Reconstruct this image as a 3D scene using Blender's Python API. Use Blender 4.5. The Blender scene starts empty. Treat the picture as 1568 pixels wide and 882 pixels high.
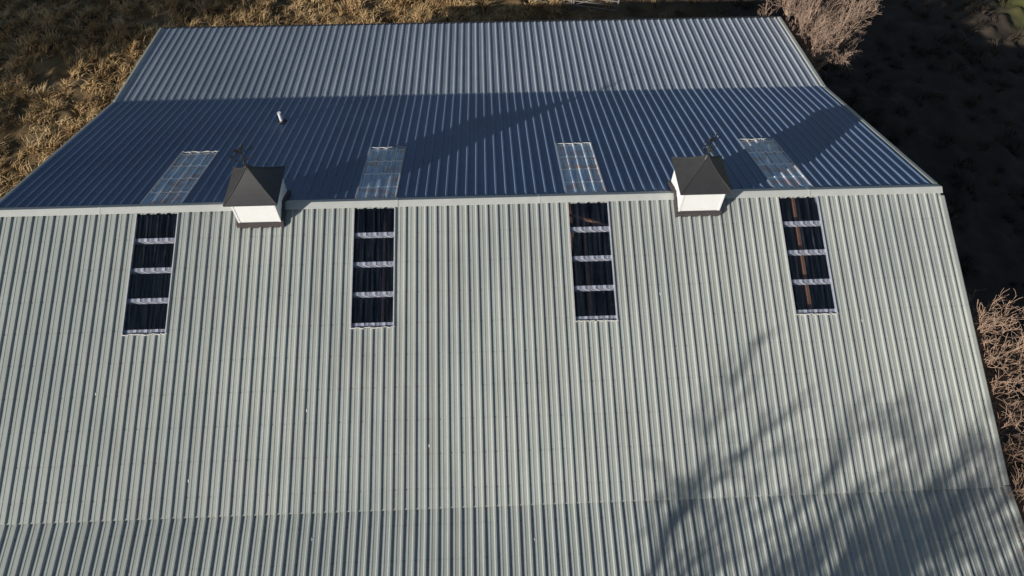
import bpy, math, random
import numpy as np
from mathutils import Vector
random.seed(7); rng=np.random.default_rng(7)
S=bpy.context.scene
# ---------------------------------------------------------------- parameters
TA,TB=.3440,.1362; YB,YE=6.237,10.83; XL,XR=-11.65,9.80; GZ=-7.0
T0,T1=.14,2.74; P=.2286; PX=-8.4; PUR=.65; PU0=.055
SKY=[-8.4+21*P*k for k in range(4)]; SW=4*P
SUND=Vector((9.98,7.44,-4.10)).normalized()
def rz(y):
    y=abs(y); return -TA*y if y<=YB else -TA*YB-TB*(y-YB)
# ---------------------------------------------------------------- helpers
def mesh_obj(name,v,f,mat=None,parent=None,smooth=False):
    me=bpy.data.meshes.new(name); me.from_pydata([tuple(a) for a in v],[],[tuple(int(i) for i in a) for a in f]); me.update()
    if smooth: me.polygons.foreach_set('use_smooth',[True]*len(me.polygons))
    o=bpy.data.objects.new(name,me); S.collection.objects.link(o)
    if mat: me.materials.append(mat)
    if parent: o.parent=parent
    return o
def empty(name,loc=(0,0,0)):
    o=bpy.data.objects.new(name,None); o.location=loc; o.empty_display_size=.3; S.collection.objects.link(o); return o
class MB:
    def __init__(s): s.v=[]; s.f=[]
    def add(s,v,f):
        n=len(s.v); s.v+=[tuple(a) for a in v]; s.f+=[tuple(i+n for i in a) for a in f]
    def box(s,x0,x1,y0,y1,z0,z1):
        s.add([(x0,y0,z0),(x1,y0,z0),(x1,y1,z0),(x0,y1,z0),(x0,y0,z1),(x1,y0,z1),(x1,y1,z1),(x0,y1,z1)],
              [(0,3,2,1),(4,5,6,7),(0,1,5,4),(1,2,6,5),(2,3,7,6),(3,0,4,7)])
    def prism_x(s,prof,x0,x1):
        n=len(prof); v=[(x0,y,z) for y,z in prof]+[(x1,y,z) for y,z in prof]
        s.add(v,[tuple(range(n))[::-1],tuple(range(n,2*n))]+[(i,(i+1)%n,n+(i+1)%n,n+i) for i in range(n)])
    def tube(s,a,b,r0,r1,n=8,cap=True):
        a=Vector(a);b=Vector(b);d=(b-a).normalized(); u=d.orthogonal().normalized(); w=d.cross(u)
        v=[];
        for c,r in((a,r0),(b,r1)):
            for k in range(n):
                t=2*math.pi*k/n; v.append(c+u*math.cos(t)*r+w*math.sin(t)*r)
        f=[(k,(k+1)%n,n+(k+1)%n,n+k) for k in range(n)]
        if cap: f+=[tuple(range(n))[::-1],tuple(range(n,2*n))]
        s.add(v,f)
    def obj(s,name,mat,parent=None,smooth=False): return mesh_obj(name,s.v,s.f,mat,parent,smooth)
# ---------------------------------------------------------------- materials
def newmat(name):
    m=bpy.data.materials.new(name); m.use_nodes=True; nt=m.node_tree; b=nt.nodes['Principled BSDF']; return m,nt,b
def N(nt,t,**k):
    n=nt.nodes.new(t)
    for a,c in k.items(): setattr(n,a,c)
    return n
def noise(nt,scale,detail=4,rough=.55,vec=None,mapscale=None):
    n=N(nt,'ShaderNodeTexNoise'); n.inputs['Scale'].default_value=scale; n.inputs['Detail'].default_value=detail; n.inputs['Roughness'].default_value=rough
    tc=N(nt,'ShaderNodeTexCoord'); src=tc.outputs['Object']
    if mapscale:
        mp=N(nt,'ShaderNodeMapping'); mp.inputs['Scale'].default_value=mapscale; nt.links.new(src,mp.inputs[0]); src=mp.outputs[0]
    nt.links.new(src,n.inputs['Vector']); return n.outputs['Fac']
def ramp(nt,fac,stops):
    r=N(nt,'ShaderNodeValToRGB'); e=r.color_ramp.elements
    while len(e)<len(stops): e.new(.5)
    for el,(p,c) in zip(e,stops): el.position=p; el.color=(*c,1) if len(c)==3 else c
    nt.links.new(fac,r.inputs[0]); return r.outputs[0]
def mixc(nt,fac,a,b,mode='MIX'):
    m=N(nt,'ShaderNodeMix',data_type='RGBA',blend_type=mode)
    for s,i in((fac,0),(a,6),(b,7)):
        if hasattr(s,'is_linked'): nt.links.new(s,m.inputs[i])
        elif isinstance(s,(int,float)): m.inputs[i].default_value=s
        else: m.inputs[i].default_value=(*s,1)
    return m.outputs[2]
def math_(nt,op,a,b=None,c=None):
    m=N(nt,'ShaderNodeMath',operation=op)
    for i,s in enumerate((a,b,c)):
        if s is None: continue
        if hasattr(s,'is_linked'): nt.links.new(s,m.inputs[i])
        else: m.inputs[i].default_value=s
    return m.outputs[0]
def purline(nt,half):
    tc=N(nt,'ShaderNodeTexCoord'); sp=N(nt,'ShaderNodeSeparateXYZ'); nt.links.new(tc.outputs['Object'],sp.inputs[0])
    ay=math_(nt,'ABSOLUTE',sp.outputs[1])
    fr=math_(nt,'FRACT',math_(nt,'DIVIDE',math_(nt,'ADD',math_(nt,'SUBTRACT',ay,PU0),PUR/2),PUR))
    return math_(nt,'LESS_THAN',math_(nt,'ABSOLUTE',math_(nt,'SUBTRACT',fr,.5)),half/PUR),sp
def roofmat(name,base,dark,rough=.42,spec=.5,brown=(.26,.24,.18),bk=.35):
    m,nt,b=newmat(name)
    big=noise(nt,.35,5); streak=noise(nt,1,4,.6,mapscale=(9,.35,.35)); fine=noise(nt,30,3)
    c=mixc(nt,ramp(nt,big,[(.35,(0,0,0)),(.7,(1,1,1))]),base,dark)
    c=mixc(nt,math_(nt,'MULTIPLY',ramp(nt,streak,[(.5,(0,0,0)),(.75,(1,1,1))]),bk),c,brown)
    ln,sp=purline(nt,.02)
    sh=math_(nt,'FLOOR',math_(nt,'DIVIDE',math_(nt,'SUBTRACT',sp.outputs[0],PX),SW))
    wn=N(nt,'ShaderNodeTexWhiteNoise',noise_dimensions='1D'); nt.links.new(sh,wn.inputs['W'])
    c=mixc(nt,1.0,c,ramp(nt,wn.outputs[0],[(0,(.91,.92,.93)),(1,(1.0,1.0,1.0))]),'MULTIPLY')
    ln=math_(nt,'MULTIPLY',ln,ramp(nt,noise(nt,2.2,3,mapscale=(1,.3,.3)),[(.4,(0,0,0)),(.75,(.2,.2,.2))]))
    c=mixc(nt,ln,c,(.22,.22,.19))
    c=mixc(nt,.25,c,ramp(nt,fine,[(.3,(.6,.6,.6)),(.7,(1,1,1))]),'MULTIPLY')
    nt.links.new(c,b.inputs['Base Color']); b.inputs['Roughness'].default_value=rough
    b.inputs['Specular IOR Level'].default_value=spec
    bm=N(nt,'ShaderNodeBump'); bm.inputs['Strength'].default_value=.35; bm.inputs['Distance'].default_value=.02
    nt.links.new(noise(nt,1.6,3,mapscale=(2.5,1,1)),bm.inputs['Height']); nt.links.new(bm.outputs[0],b.inputs['Normal'])
    return m
def plain(name,col,rough=.6,metal=0,spec=.5,var=.25,scale=6,ms=None):
    m,nt,b=newmat(name)
    f=noise(nt,scale,5,mapscale=ms)
    c=mixc(nt,f,tuple(x*(1-var) for x in col),tuple(min(1,x*(1+var)) for x in col))
    nt.links.new(c,b.inputs['Base Color']); b.inputs['Roughness'].default_value=rough; b.inputs['Metallic'].default_value=metal; b.inputs['Specular IOR Level'].default_value=spec
    return m
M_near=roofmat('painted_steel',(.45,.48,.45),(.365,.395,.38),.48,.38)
M_far=roofmat('painted_steel_shade_tint',(.155,.23,.37),(.12,.18,.31),.45,.25,(.16,.18,.22),.3)  # same paint as the front slope, darkened and blued to carry its shade
M_farlow=roofmat('painted_steel_back_lean_to',(.40,.44,.50),(.33,.37,.43),.4,.45,(.25,.25,.25))  # same paint again, blued but kept lighter to carry the light on this pitch
M_trim=plain('ridge_trim_paint',(.50,.52,.50),.5,var=.12)
M_wall=plain('wall_steel',(.5,.52,.5),.5)
M_white=plain('white_paint',(.78,.79,.80),.5,var=.05)
M_edge=plain('edge_strip_metal',(.50,.51,.53),.5,var=.3,scale=15)
M_dark=plain('charcoal_metal',(.040,.040,.043),.42,var=.2,spec=.5)
M_base=plain('grey_flashing',(.06,.05,.053),.6)
M_wood=plain('truss_wood',(.36,.17,.085),.7,var=.5,scale=3,ms=(4,3,4))
M_purl=plain('purlin_wood',(.70,.65,.61),.7,var=.4,scale=8,ms=(1,8,8))
M_black=plain('black_iron',(.03,.03,.03),.5)
M_screw=plain('screw_zinc',(.16,.15,.14),.5)
M_foam=plain('closure_foam',(.6,.6,.58),.8,var=.5,scale=40)
def clearmat(name,tint,diff,d0,d1,rough,fk,lit_paint=False):
    m=bpy.data.materials.new(name); m.use_nodes=True; nt=m.node_tree; nt.nodes.clear()
    out=N(nt,'ShaderNodeOutputMaterial'); t=N(nt,'ShaderNodeBsdfTransparent'); t.inputs[0].default_value=(*tint,1)
    g=N(nt,'ShaderNodeBsdfGlossy'); g.inputs[0].default_value=(.9,.95,1,1); g.inputs['Roughness'].default_value=rough
    d=N(nt,'ShaderNodeBsdfDiffuse'); tl=N(nt,'ShaderNodeBsdfTranslucent')
    st=ramp(nt,noise(nt,1,4,.6,mapscale=(22,1.2,1.2)),[(.38,d0),(.62,d1)])
    df=diff
    if lit_paint:
        ln,sp=purline(nt,.028)
        lit_wood=ramp(nt,noise(nt,1,3,.5,mapscale=(1.6,3.2,.2)),[(.50,(0,0,0)),(.60,(1,1,1))])
        st=mixc(nt,math_(nt,'MULTIPLY',lit_wood,.6),st,(.70,.38,.30))  # pink patches paint in sunlit timber glimpsed through the panel
        st=mixc(nt,ln,st,(.97,.98,1.0))  # pale bars paint in brightly lit purlins under the panel
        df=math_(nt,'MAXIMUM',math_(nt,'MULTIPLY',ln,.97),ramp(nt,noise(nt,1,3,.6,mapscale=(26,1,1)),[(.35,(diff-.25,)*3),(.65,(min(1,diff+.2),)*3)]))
    nt.links.new(st,d.inputs[0]); nt.links.new(st,tl.inputs[0])
    dm=N(nt,'ShaderNodeMixShader'); dm.inputs[0].default_value=.15; nt.links.new(d.outputs[0],dm.inputs[1]); nt.links.new(tl.outputs[0],dm.inputs[2])
    fr=N(nt,'ShaderNodeFresnel'); fr.inputs[0].default_value=1.5
    m1=N(nt,'ShaderNodeMixShader'); nt.links.new(t.outputs[0],m1.inputs[1]); nt.links.new(dm.outputs[0],m1.inputs[2])
    if hasattr(df,'is_linked'): nt.links.new(df,m1.inputs[0])
    else: m1.inputs[0].default_value=df
    m2=N(nt,'ShaderNodeMixShader'); nt.links.new(math_(nt,'MULTIPLY',fr.outputs[0],fk),m2.inputs[0]); nt.links.new(m1.outputs[0],m2.inputs[1]); nt.links.new(g.outputs[0],m2.inputs[2])
    nt.links.new(m2.outputs[0],out.inputs[0]); return m
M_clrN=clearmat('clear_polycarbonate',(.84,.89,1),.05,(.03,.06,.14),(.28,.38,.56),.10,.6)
M_clrF=clearmat('clear_polycarbonate_lit_tint',(.8,.88,1),.80,(.30,.56,.95),(.93,.98,1.0),.15,1.0,True)  # light on the timber behind is painted into these panels
# ---------------------------------------------------------------- corrugated sheets
RH=.031
def profile(x0,x1):
    pts=[]; k0=math.floor((x0-PX)/P)-1; k1=math.ceil((x1-PX)/P)+1
    for k in range(k0,k1+1):
        c=PX+k*P
        for dx,h in((-.036,0),(-.016,RH),(.016,RH),(.036,0),(.098,0),(.106,.006),(.123,.006),(.131,0)):
            pts.append((c+dx,h))
    pts=[p for p in pts if x0<p[0]<x1]
    return [(x0,0)]+pts+[(x1,0)]
def wob(x,y): return .0022*math.sin(x*5.1+1.3*math.sin(y*1.7))*math.sin(y*4.1+x*.9)
def sheet(mb,x0,x1,ya,yb,off=0.,step=.33,wk=1.):
    pr=profile(x0,x1); n=max(1,int(abs(yb-ya)/step)); base=len(mb.v)
    for j in range(n+1):
        y=ya+(yb-ya)*j/n
        for x,h in pr: mb.v.append((x,y,rz(y)+off+h+wk*wob(x,y)))
    w=len(pr); flip=(yb<ya)
    for j in range(n):
        for i in range(w-1):
            a=base+j*w+i; q=(a,a+1,a+w+1,a+w)
            mb.f.append(q[::-1] if flip else q)
barn=empty('metal_roof_barn')
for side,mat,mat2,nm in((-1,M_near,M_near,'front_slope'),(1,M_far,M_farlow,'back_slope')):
    mb=MB()
    sheet(mb,XL,XR,side*T1,side*(YB+.03))
    edges=[XL]+[e for s in SKY for e in(s,s+SW)]+[XR]
    for i in range(0,len(edges),2): sheet(mb,edges[i],edges[i+1],side*.0,side*T1)
    for s in SKY: sheet(mb,s,s+SW,0,side*T0)
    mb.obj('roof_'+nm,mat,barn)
    mb=MB(); 
    pr=profile(XL,XR); ys=[side*(YB-.12+ (YE-YB+.12)*j/14) for j in range(15)]
    for y in ys:
        for x,h in pr:
            z=-TA*YB-TB*(abs(y)-YB)-.024
            mb.v.append((x,y,min(z,rz(y)-.024)+h+wob(x,y)))
    w=len(pr)
    for j in range(14):
        for i in range(w-1):
            a=j*w+i; q=(a,a+1,a+w+1,a+w); mb.f.append(q if side>0 else q[::-1])
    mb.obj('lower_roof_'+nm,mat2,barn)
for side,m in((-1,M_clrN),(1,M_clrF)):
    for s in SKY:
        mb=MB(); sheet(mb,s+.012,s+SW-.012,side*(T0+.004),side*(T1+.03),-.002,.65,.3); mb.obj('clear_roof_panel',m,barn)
mt=MB(); mf=MB()
for side in(-1,1):
    for s in SKY:
        for x in(s-.012,s+SW-.014):
            mt.prism_x([(side*T0,rz(T0)-.02),(side*T1,rz(T1)-.02),(side*T1,rz(T1)+.036),(side*T0,rz(T0)+.036)],x,x+.024)
        x=s
        while x<s+SW-.02:
            y=side*(T1+random.uniform(-.012,.012)); mf.tube((x,y,rz(T1)+.022),(x+.05,y+random.uniform(-.015,.015),rz(T1)+.022),.017,.013,6); x+=.047
mt.obj('panel_edge_strips',M_edge,barn); mf.obj('closure_strips',M_foam,barn)
mp=MB()
for side in(-1,1):
    y=PU0; k=0
    while y<YE-.2:
        if k>0:
            a,b=y-.034,y+.034
            prof=[(side*a,rz(a)-.10),(side*b,rz(b)-.10),(side*b,rz(b)-.012),(side*a,rz(a)-.012)]
            if y>YB-.2: prof=[(p_,z-.026) for p_,z in prof]
            mp.prism_x(prof,XL+.1,XR-.1)
        y+=PUR; k+=1
mp.obj('purlins',M_purl,barn)
mw=MB()
for k,x in enumerate([-10.5,-7.75,-3.05,1.58,6.42]):
    d=[.12,1.0,.7,.55,.22][k]; wd=.075
    for side in(-1,1):
        mw.prism_x([(0,-d-.16),(side*(YB),rz(YB)-.26-d*.3),(side*YB,rz(YB)-.12-d*.3),(0,-d)],x,x+wd)
    mw.box(x,x+wd,-YB,YB,-2.75,-2.58)
    for y0,y1 in((0,-3),(0,3),(-3,-4.6),(3,4.6)):
        z0=-2.6 ; z1=rz(y1)-.3
        mw.prism_x([(y0-.06,z0),(y0+.06,z0),(y1+.06,z1),(y1-.06,z1)],x+.115,x+.16)
mw.tube((1.25,-.25,-.3),(2.2,-.55,-.42),.035,.035,4)
mw.obj('roof_trusses',M_wood,barn)
mb=MB(); joints=[XL-.03,-9.2,-2.62,.58,6.75,XR+.03]
for i in range(5):
    o=.004*(i%2); a=.135
    prof=[(-a,rz(a)+.032+o),(-a,rz(a)+.038+o),(-.045,rz(.045)+.054+o),(0,.060+o),(.045,rz(.045)+.054+o),(a,rz(a)+.038+o),(a,rz(a)+.032+o),(0,.045)]
    mb.prism_x(prof[::-1],joints[i]-(.04 if i else 0),joints[i+1])
for x in joints[1:-1]:
    mb.prism_x([(-.14,rz(.14)+.03),(0,.05),(.14,rz(.14)+.03),(.14,rz(.14)+.046),(0,.068),(-.14,rz(.14)+.046)],x-.03,x+.005)
mb.obj('ridge_cap',M_trim,barn)
mb=MB()
for x0,x1 in((XL-.06,XL+.05),(XR-.06,XR+.07)):
    for side in(-1,1):
        for (ya,yb) in((.172,YB),(YB+.002,YE)):
            za,zb=rz(ya),rz(yb)
            prof=[(side*ya,za-.14),(side*yb,zb-.14),(side*yb,zb+.035),(side*ya,za+.035)]
            mb.prism_x(prof if side>0 else prof[::-1],x0,x1)
o=mb.obj('rake_trim',M_near,barn)
bv=o.modifiers.new('b','BEVEL'); bv.width=.03; bv.segments=3
mb=MB()
for side in(-1,1):
    z=rz(YE); mb.box(XL,XR,min(side*YE,side*(YE+.11)),max(side*YE,side*(YE+.11)),z-.15,z-.03)
mb.obj('gutter',M_dark,barn)
mb=MB(); WY=YE-.3
def gable(x0,x1):
    prof=[(-WY,GZ-.3),(WY,GZ-.3),(WY,rz(WY)-.17),(YB,rz(YB)-.17),(0,-.15),(-YB,rz(YB)-.17),(-WY,rz(WY)-.17)]
    mb.prism_x(prof,x0,x1)
gable(XL+.2,XL+.3); gable(XR-.3,XR-.2)
mb.box(XL+.3,XR-.3,-WY,-WY+.1,GZ-.3,rz(WY)-.12); mb.box(XL+.3,XR-.3,WY-.1,WY,GZ-.3,rz(WY)-.12)
mb.obj('walls',M_wall,barn)
mb=MB(); y=PU0
while y<YE:
    for side in(-1,1):
        k=math.ceil((XL-PX)/P)
        while PX+k*P<XR-.1:
            x=PX+k*P+.05
            if not any(s-.02<x<s+SW+.02 and y<T1+.02 for s in SKY) and y>.3:
                yy=side*(y+random.uniform(-.01,.01)); z=rz(y)-(0 if y<YB else .024)
                n=6; v=[(x+.011*math.cos(i*math.pi/3),yy+.011*math.sin(i*math.pi/3),z+.0) for i in range(n)]+[(x+.008*math.cos(i*math.pi/3),yy+.008*math.sin(i*math.pi/3),z+.012) for i in range(n)]
                mb.add(v,[(i,(i+1)%n,n+(i+1)%n,n+i) for i in range(n)]+[tuple(range(n,2*n))])
            k+=1
    y+=PUR
mb.obj('roof_screws',M_screw,barn)
# bird marks
mb=MB()
for (x,y) in((-2.05,-5.1),(-4.35,-6.75),(-4.5,-4.35),(3.1,-2.2),(-8.9,-3.9),(.1,-6.9),(7.3,-2.9),(-6.9,-5.6)):
    x=PX+(round((x-PX)/P)+.28)*P; n=9; rr=[random.uniform(.012,.035) for _ in range(n)]
    z=(rz(y) if abs(y)<YB else rz(y)-.024)
    tz=TA if abs(y)<YB else TB
    mb.add([(x+r*math.cos(i*6.283/n)*.8,y+1.3*r*math.sin(i*6.283/n),z+.006+tz*1.3*r*math.sin(i*6.283/n)) for i,r in enumerate(rr)],[tuple(range(n))])
mb.obj('bird_marks',M_white,barn)
# ---------------------------------------------------------------- cupolas
def cupola(cx):
    root=empty('roof_cupola',(cx,0,0))
    mb=MB(); h=.515; up=.12
    mb.prism_x([(-h,rz(h)-.05),(h,rz(h)-.05),(h,rz(h)+up),(0,up+.02),(-h,rz(h)+up)],-h,h); mb.obj('base_flashing',M_base,root)
    mb=MB(); w=.455; mb.box(-w,w,-w,w,-.2,.60)
    for zc in [.0+.095*i for i in range(-1,6)]:
        for sx,sy in((0,-1),(0,1),(1,0),(-1,0)):
            t=.008
            if sy: mb.prism_x([(sy*w,zc),(sy*(w+t),zc),(sy*w,zc+.09)] if sy>0 else [(sy*w,zc),(sy*w,zc+.09),(sy*(w+t),zc)],-w+.03,w-.03)
            else:
                x=sx*w; mb.add([(x,-w+.03,zc),(x+sx*t,-w+.03,zc),(x,-w+.03,zc+.09),(x,w-.03,zc),(x+sx*t,w-.03,zc),(x,w-.03,zc+.09)],[(0,1,2),(3,5,4),(0,3,4,1),(1,4,5,2)])
    for sx in(-1,1):
        for sy in(-1,1): mb.box(min(sx*(w-.03),sx*(w+.012)),max(sx*(w-.03),sx*(w+.012)),min(sy*(w-.03),sy*(w+.012)),max(sy*(w-.03),sy*(w+.012)),-.2,.595)
    mb.obj('siding_box',M_white,root)
    mb=MB(); n=8
    def ring(r,z): return [(-r,-r,z),(r,-r,z),(r,r,z),(-r,r,z)]
    v=ring(.44,.601)+ring(.565,.601)+ring(.565,.635)
    for i in range(1,n+1):
        t=i/n; r=.565*(1-t)-.05*math.sin(math.pi*t)*(1-t*.3); v+=ring(max(r,.02),.635+(1.22-.635)*t)
    f=[]
    for j in range(len(v)//4-1):
        for k in range(4): f.append((j*4+k,j*4+(k+1)%4,j*4+4+(k+1)%4,j*4+4+k))
    l=len(v)-4; f.append((l,l+1,l+2,l+3)); mb.add(v,f)
    mb.obj('flared_roof',M_dark,root)
    mb=MB()
    for sx,sy in((1,1),(1,-1),(-1,1),(-1,-1)):
        pr=None
        for i in range(0,n+1):
            t=i/n; r=max(.565*(1-t)-.05*math.sin(math.pi*t)*(1-t*.3),.02); q=(sx*r,sy*r,.638+.585*t)
            if pr: mb.tube(pr,q,.012,.012,5)
            pr=q
    mb.obj('hip_caps',M_dark,root)
    mb=MB(); mb.tube((0,0,1.2),(0,0,1.26),.045,.03,8); mb.tube((0,0,1.24),(0,0,1.72),.012,.010,6)
    for zc,r in((1.33,.035),(1.53,.022)):
        vs=[];fs=[];ns=8
        for i in range(5):
            a=math.pi*i/4-math.pi/2
            for k in range(ns): vs.append((max(.002,r*math.cos(a))*math.cos(k*6.2832/ns),max(.002,r*math.cos(a))*math.sin(k*6.2832/ns),zc+r*math.sin(a)))
        for i in range(4):
            for k in range(ns): fs.append((i*ns+k,i*ns+(k+1)%ns,i*ns+ns+(k+1)%ns,i*ns+ns+k))
        mb.add(vs,fs)
    for k in range(4):
        a=math.radians(20+90*k); c,s_=math.cos(a),math.sin(a)
        mb.tube((0,0,1.43),(c*.17,s_*.17,1.43),.009,.009,5)
        for dz0,dz1,e0,e1 in((-.03,.03,-.018,-.018),(-.03,.03,.018,.018),(.03,-.03,-.018,.018)):
            mb.tube((c*.19-s_*e0,s_*.19+c*e0,1.43+dz0),(c*.19-s_*e1,s_*.19+c*e1,1.43+dz1),.007,.007,4)
        for i in range(5):
            p0=(i/5)*math.pi; p1=((i+1)/5)*math.pi
            mb.tube((c*(.08-.05*math.cos(p0)),s_*(.08-.05*math.cos(p0)),1.43-.05*math.sin(p0)),(c*(.08-.05*math.cos(p1)),s_*(.08-.05*math.cos(p1)),1.43-.05*math.sin(p1)),.006,.006,4)
    a=math.radians(35); c,s_=math.cos(a),math.sin(a); q=.85
    mb.tube((-c*.26*q,-s_*.26*q,1.6),(c*.26*q,s_*.26*q,1.6),.008,.008,5)
    def flat(pts,t=.006):
        n=len(pts); pts=[(u*q,1.6+(z-1.6)*q) for u,z in pts]
        v=[(c*u-s_*t,s_*u+c*t,z) for u,z in pts]+[(c*u+s_*t,s_*u-c*t,z) for u,z in pts]
        mb.add(v,[tuple(range(n)),tuple(range(n,2*n))[::-1]]+[(i,(i+1)%n,n+(i+1)%n,n+i) for i in range(n)])
    flat([(.24,1.56),(.33,1.6),(.24,1.64)]); flat([(-.3,1.55),(-.2,1.58),(-.2,1.62),(-.3,1.65),(-.26,1.6)])
    flat([(.0,1.6),(.03,1.66),(.09,1.7),(.10,1.76),(.14,1.77),(.12,1.80),(.09,1.83),(.06,1.80),(.03,1.74),(-.04,1.72),(-.10,1.79),(-.15,1.77),(-.14,1.70),(-.08,1.66),(-.03,1.63)])
    mb.obj('weather_vane',M_black,root)
cupola(-5.64); cupola(4.13)
vp=empty('vent_pipe',(-6.28,4.5,rz(4.5)))
mb=MB(); mb.tube((0,0,-.05),(0,0,.34),.045,.045,14); mb.tube((0,0,.34),(0,0,.36),.05,.05,14); mb.obj('pipe',M_white,vp,False)
mb=MB(); mb.tube((0,0,.0),(0,0,.09),.10,.05,14); mb.box(-.11,.11,-.1,.1,-.03,.036); mb.obj('boot',M_black,vp)
# ---------------------------------------------------------------- ground
def nz(x,y,s,seed):
    xs=x*s+seed*17.3; ys=y*s+seed*9.1
    xi=np.floor(xs).astype(int); yi=np.floor(ys).astype(int); fx=xs-xi; fy=ys-yi; fx=fx*fx*(3-2*fx); fy=fy*fy*(3-2*fy)
    def h(a,b): 
        v=np.sin(a*127.1+b*311.7+seed)*43758.5453; return v-np.floor(v)
    return (h(xi,yi)*(1-fx)+h(xi+1,yi)*fx)*(1-fy)+(h(xi,yi+1)*(1-fx)+h(xi+1,yi+1)*fx)*fy
def gh(x,y):
    inside=((x>XL-.2)&(x<XR+.2)&(np.abs(y)<YE)).astype(float)
    h=.30*(nz(x,y,.25,1)-.5)+.22*(nz(x,y,1.2,2)-.5)+.26*nz(x,y,2.0,3)**2+.05*nz(x,y,7,4)
    return GZ+h*(1-inside)
fx=np.concatenate([-np.geomspace(3000,34,24),np.arange(-33,33,.13),np.geomspace(34,3000,24)])
fy=np.concatenate([-np.geomspace(3000,16,24),np.arange(-15,27,.13),np.geomspace(28,3000,24)])
X,Y=np.meshgrid(fx,fy); Z=gh(X,Y); nx,ny=len(fx),len(fy)
idx=np.arange(nx*ny).reshape(ny,nx); F=np.stack([idx[:-1,:-1],idx[:-1,1:],idx[1:,1:],idx[1:,:-1]],-1).reshape(-1,4)
def fastmesh(name,V,F,mat,smooth=False,parent=None):
    me=bpy.data.meshes.new(name); k=F.shape[1]
    me.vertices.add(len(V)); me.vertices.foreach_set('co',np.asarray(V,dtype=np.float32).ravel())
    me.loops.add(F.size); me.loops.foreach_set('vertex_index',F.astype(np.int32).ravel())
    me.polygons.add(len(F)); me.polygons.foreach_set('loop_start',np.arange(0,F.size,k,dtype=np.int32)); me.polygons.foreach_set('loop_total',np.full(len(F),k,dtype=np.int32))
    if smooth: me.polygons.foreach_set('use_smooth',np.ones(len(F),dtype=bool))
    me.update(calc_edges=True); me.validate()
    if mat: me.materials.append(mat)
    o=bpy.data.objects.new(name,me); S.collection.objects.link(o)
    if parent: o.parent=parent
    return o
def grassmat(name,k=1.):
    m,nt,b=newmat(name)
    c=ramp(nt,noise(nt,1.1,6,.65),[(.3,(.13*k,.083*k,.042*k)),(.45,(.31*k,.205*k,.10*k)),(.58,(.47*k,.335*k,.175*k)),(.75,(.60*k,.46*k,.27*k))])
    c=mixc(nt,ramp(nt,noise(nt,.25,3),[(.5,(0,0,0)),(.75,(.55,.55,.55))]),c,(.16*k,.12*k,.07*k))
    tc=N(nt,'ShaderNodeTexCoord'); sp=N(nt,'ShaderNodeSeparateXYZ'); nt.links.new(tc.outputs['Object'],sp.inputs[0])
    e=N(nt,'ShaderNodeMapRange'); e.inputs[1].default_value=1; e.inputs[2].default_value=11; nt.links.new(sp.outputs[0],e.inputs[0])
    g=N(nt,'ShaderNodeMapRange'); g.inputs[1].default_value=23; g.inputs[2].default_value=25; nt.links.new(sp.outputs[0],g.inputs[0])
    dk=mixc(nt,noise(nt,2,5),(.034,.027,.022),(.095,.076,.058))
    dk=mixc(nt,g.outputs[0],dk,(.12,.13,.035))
    c=mixc(nt,e.outputs[0],c,dk)  # browner ground on the right, with the barn's shade deepened in its colour
    nt.links.new(c,b.inputs['Base Color']); b.inputs['Roughness'].default_value=.9; b.inputs['Specular IOR Level'].default_value=.15
    return m,nt,b
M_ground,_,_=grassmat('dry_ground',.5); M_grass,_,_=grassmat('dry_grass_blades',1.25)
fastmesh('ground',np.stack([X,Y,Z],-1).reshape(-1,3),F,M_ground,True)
def tussocks():
    def reg(x0,x1,y0,y1,d):
        n=int((x1-x0)*(y1-y0)*d); return np.stack([rng.uniform(x0,x1,n),rng.uniform(y0,y1,n)],1)
    C=np.concatenate([reg(-27,-12,0,22,9),reg(-12,3,15.5,22,9),reg(3,30,10,22,2),reg(10.2,20,-9,10,1.6)])
    C=C[(nz(C[:,0],C[:,1],1.0,6)>.25)]
    nb=30; n=len(C); size=rng.uniform(.6,1.25,n)*(.7+.6*nz(C[:,0],C[:,1],.8,9))
    wind=rng.normal(.6,.9,n)
    c=np.repeat(C,nb,0); s=np.repeat(size,nb); m=len(c); wd=np.repeat(wind,nb)
    a=rng.uniform(0,6.283,m); r=np.abs(rng.normal(0,.12,m))*s; bx=c[:,0]+r*np.cos(a); by=c[:,1]+r*np.sin(a); bz=gh(bx,by)-.03
    h=rng.uniform(.16,.40,m)*s; lean=rng.uniform(.5,1.5,m)*h; la=np.where(rng.random(m)<.6,wd+rng.normal(0,.4,m),a)
    w=rng.uniform(.010,.024,m); wa=rng.uniform(0,6.283,m)
    wx,wy=np.cos(wa)*w,np.sin(wa)*w
    tx,ty,tz=bx+lean*np.cos(la),by+lean*np.sin(la),bz+h*.8
    mx,my,mz=bx+lean*.35*np.cos(la),by+lean*.35*np.sin(la),bz+h*.65
    V=np.stack([np.stack([bx-wx,by-wy,bz],1),np.stack([bx+wx,by+wy,bz],1),np.stack([mx+wx*.8,my+wy*.8,mz],1),np.stack([tx,ty,tz],1),np.stack([mx-wx*.8,my-wy*.8,mz],1)],1).reshape(-1,3)
    i=np.arange(m)[:,None]*5
    F3=np.concatenate([i+np.array([[0,1,2]]),i+np.array([[0,2,4]]),i+np.array([[4,2,3]])])
    return V,F3
V,F3=tussocks(); fastmesh('dry_grass',V,F3,M_grass)
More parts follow.
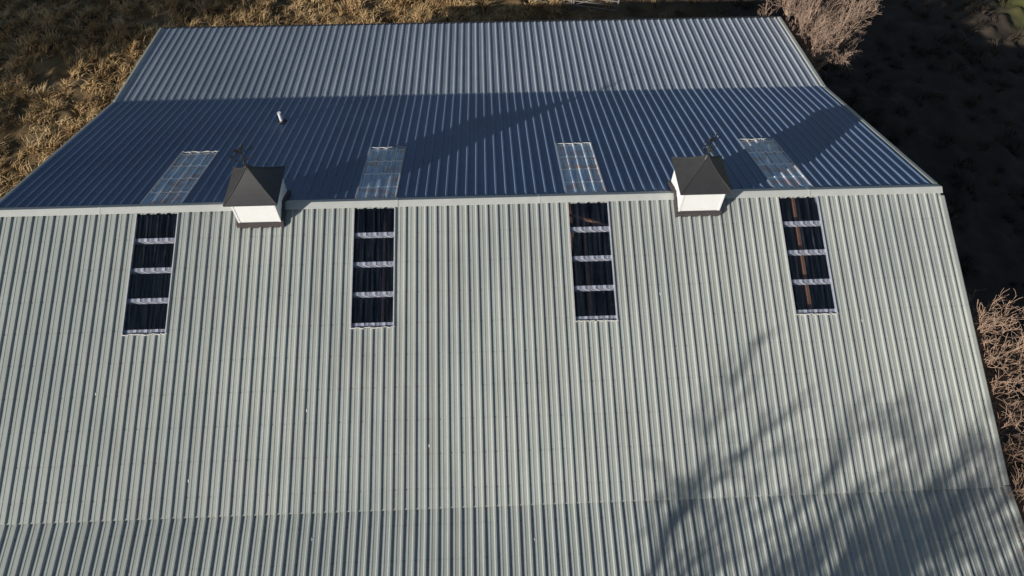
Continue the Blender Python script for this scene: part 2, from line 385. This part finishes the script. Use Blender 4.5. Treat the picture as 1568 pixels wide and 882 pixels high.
# ---------------------------------------------------------------- bare trees
def barkmat(name,a,b_):
    m,nt,b=newmat(name); c=mixc(nt,noise(nt,3,4),a,b_); nt.links.new(c,b.inputs['Base Color']); b.inputs['Roughness'].default_value=.85; return m
def tree_segs(seed,height,nstem=1,levels=4,kids=(7,6,6,5),spread=.8,r0=.14,up=.25,stemlean=.25,first=.3,jit=1.,blocked=None):
    R=random.Random(seed); segs=[]
    def br(p,d,L,r,lv):
        n=5 if lv<2 else (4 if lv<3 else 3); pts=[(p,r)]
        for i in range(n):
            j=(.09+.045*lv)*jit
            for tr in range(6):
                d2=(d+Vector((R.gauss(0,j),R.gauss(0,j),R.gauss(0,j)+up*.22))+Vector((.25*tr,0,.35*tr))).normalized()
                q=p+d2*L/n
                if not (blocked and blocked(q)): break
            else: break
            d=d2; r2=r*(1-.75*(i+1)/n*(.55 if lv==0 else .9)); segs.append((p,q,pts[-1][1],r2)); p=q; pts.append((p,r2))
        m=len(pts)-1
        if lv>=levels or m<1: return
        k=kids[lv]
        for c in range(k):
            t=first+(1-first)*(c+R.random()*.8)/k if lv==0 else .2+.8*(c+R.random())/k
            t=min(t,.999); i=int(t*m); f=t*m-i; a,ra=pts[i]; b,rb=pts[i+1]; q=a.lerp(b,f); rr=ra+(rb-ra)*f
            ax=(b-a).normalized(); o=ax.orthogonal().normalized(); th=c*2.4+R.uniform(-.6,.6)
            o=(o*math.cos(th)+ax.cross(o)*math.sin(th)); an=spread*R.uniform(.6,1.15)
            nd=(ax*math.cos(an)+o*math.sin(an)).normalized()
            br(q,nd,L*R.uniform(.42,.68)*(1.05-.35*t),max(rr*.6,.0035),lv+1)
    for s in range(nstem):
        a=s*6.283/nstem+R.random(); l=stemlean if nstem>1 else .05
        br(Vector((math.cos(a)*.1,math.sin(a)*.1,0)),Vector((math.cos(a)*l,math.sin(a)*l,1)).normalized(),height*.62*R.uniform(.85,1.05),r0,0)
    return segs
def tree(name,seed,loc,mat,rmin=.004,width=None,clear=False,**k):
    def fit(sg):
        b=np.array([s[1][:] for s in sg]); zk=k['height']/b[:,2].max(); c=b[:,:2][b[:,2]>b[:,2].max()*.3]
        rad=np.percentile(np.hypot(c[:,0],c[:,1]),97); return zk,(width/rad if width else zk)
    sg=tree_segs(seed,**k); zk,xk=fit(sg)
    if clear:   # branches grow around the barn, not through it
        def blocked(q):
            x=loc[0]+q.x*xk; y=loc[1]+q.y*xk; z=loc[2]+q.z*zk
            return x<XR+.16 and abs(y)<YE+.25 and z<rz(y)+.12
        sg=tree_segs(seed,blocked=blocked,**k)
    n=len(sg)
    a=np.array([s[0][:] for s in sg]); b=np.array([s[1][:] for s in sg]); ra=np.maximum([s[2] for s in sg],rmin); rb=np.maximum([s[3] for s in sg],rmin*.8)
    for A in(a,b):
        A[:,2]*=zk; A[:,:2]*=xk
    d=b-a; d/=np.linalg.norm(d,axis=1)[:,None]+1e-9
    h=np.where(np.abs(d[:,2:3])<.9,np.array([[0,0,1.]]),np.array([[1.,0,0]])); u=np.cross(d,h); u/=np.linalg.norm(u,axis=1)[:,None]; w=np.cross(d,u)
    K=4; th=np.arange(K)*2*math.pi/K; ct,stt=np.cos(th)[None,:,None],np.sin(th)[None,:,None]
    dirs=u[:,None]*ct+w[:,None]*stt
    V=np.concatenate([a[:,None]+dirs*ra[:,None,None],b[:,None]+dirs*rb[:,None,None]],1).reshape(-1,3)
    i=np.arange(n)[:,None]*(2*K); F=np.concatenate([i+np.array([[k_,(k_+1)%K,K+(k_+1)%K,K+k_]]) for k_ in range(K)])
    o=fastmesh(name,V,F,mat,True); o.location=loc; return o
M_bark1=barkmat('pale_bark',(.48,.36,.27),(.27,.17,.13)); M_bark2=barkmat('reddish_bark',(.30,.18,.125),(.52,.38,.28)); M_bark3=barkmat('grey_bark',(.16,.13,.11),(.24,.20,.17))
tree('bare_tree',11,(10.9,10.5,GZ),M_bark1,height=6.8,width=2.3,nstem=5,stemlean=.34,kids=(6,6,6,5),r0=.10,spread=.65,rmin=.005,jit=.8,clear=True)
tree('bare_tree',23,(10.6,-4.2,GZ),M_bark2,height=7.2,width=2.6,nstem=5,stemlean=.18,kids=(7,6,5,4),r0=.07,spread=.75,rmin=.005,jit=.8,clear=True)
tree('bare_tree',31,(10.4,-7.1,GZ),M_bark2,height=6.9,width=2.6,nstem=5,stemlean=.18,kids=(7,6,5,4),r0=.07,spread=.8,rmin=.005,jit=.8,clear=True)
# tall trees standing south-west of the barn: they throw the shadows on the roof and pasture
tree('bare_tree',5,(-10.3,-20.4,GZ),M_bark3,height=14.4,width=3.5,nstem=3,stemlean=.25,kids=(8,7,6,2),r0=.24,spread=.55,rmin=.025,up=.4)
tree('bare_tree',8,(-7.2,-21.2,GZ),M_bark3,height=14.6,width=3.6,nstem=3,stemlean=.25,kids=(8,7,6,2),r0=.24,spread=.55,rmin=.025,up=.4)
tA=tree('bare_tree',15,(-37,2.5,GZ),M_bark3,height=14,width=4.8,nstem=3,stemlean=.2,kids=(8,7,6,4),r0=.26,spread=.7,rmin=.03)
for i,(x,y,r) in enumerate(((-40,8,1.3),(-33,11,2.5),(-44,3,4))):
    o=bpy.data.objects.new('bare_tree',tA.data); o.location=(x,y,GZ); o.rotation_euler=(0,0,r); S.collection.objects.link(o)
# ---------------------------------------------------------------- farm gate
fg=empty('farm_gate',(1.2,18.6,GZ)); M_gal=plain('weathered_pipe',(.20,.19,.18),.6)
mb=MB()
for x in(-2.2,0,.1,2.3,2.4,4.4): mb.tube((x,0,-.1),(x,0,1.25),.045,.045,8)
for x0,x1 in((-2.2,0),(.1,2.3),(2.4,4.4)):
    for z in(.2,.42,.64,.86,1.1): mb.tube((x0,0,z),(x1,0,z),.025,.025,6)
    mb.tube((x0,.02,.2),(x1,.02,1.1),.02,.02,6)
mb.obj('rails',M_gal,fg); fg.rotation_euler=(0,0,math.radians(-14))
# ---------------------------------------------------------------- world, sun, camera
W=bpy.data.worlds.new('World'); S.world=W; W.use_nodes=True; nt=W.node_tree; bg=nt.nodes['Background']
sk=nt.nodes.new('ShaderNodeTexSky'); sk.sky_type='NISHITA'; sk.sun_disc=False
to=-SUND; el=math.asin(to.z); sk.sun_elevation=el; sk.sun_rotation=math.atan2(to.x,to.y); sk.altitude=200
nt.links.new(sk.outputs[0],bg.inputs[0]); bg.inputs[1].default_value=.064
L=bpy.data.lights.new('sun','SUN'); L.energy=5.0; L.angle=math.radians(.53); L.color=(1,.94,.85)
so=bpy.data.objects.new('sun',L); so.rotation_euler=SUND.to_track_quat('-Z','Y').to_euler(); so.location=(-30,-30,30); S.collection.objects.link(so)
p,yaw,roll=.9555,.0487,.0109
f=Vector((math.sin(yaw)*math.cos(p),math.cos(yaw)*math.cos(p),-math.sin(p))); r=Vector((math.cos(yaw),-math.sin(yaw),0)); u=r.cross(f)
r2=r*math.cos(roll)+u*math.sin(roll); u2=-r*math.sin(roll)+u*math.cos(roll)
from mathutils import Matrix
cd=bpy.data.cameras.new('camera'); co=bpy.data.objects.new('camera',cd); S.collection.objects.link(co)
m3=Matrix((r2,u2,-f)).transposed(); co.matrix_world=Matrix.Translation((-.5547,-10.7546,11.745))@m3.to_4x4()
cd.sensor_width=36; cd.lens=36*1069.34/1568; cd.clip_start=.1; cd.clip_end=9000
S.camera=co
S.view_settings.view_transform='Standard'; S.view_settings.look='None'; S.view_settings.exposure=0
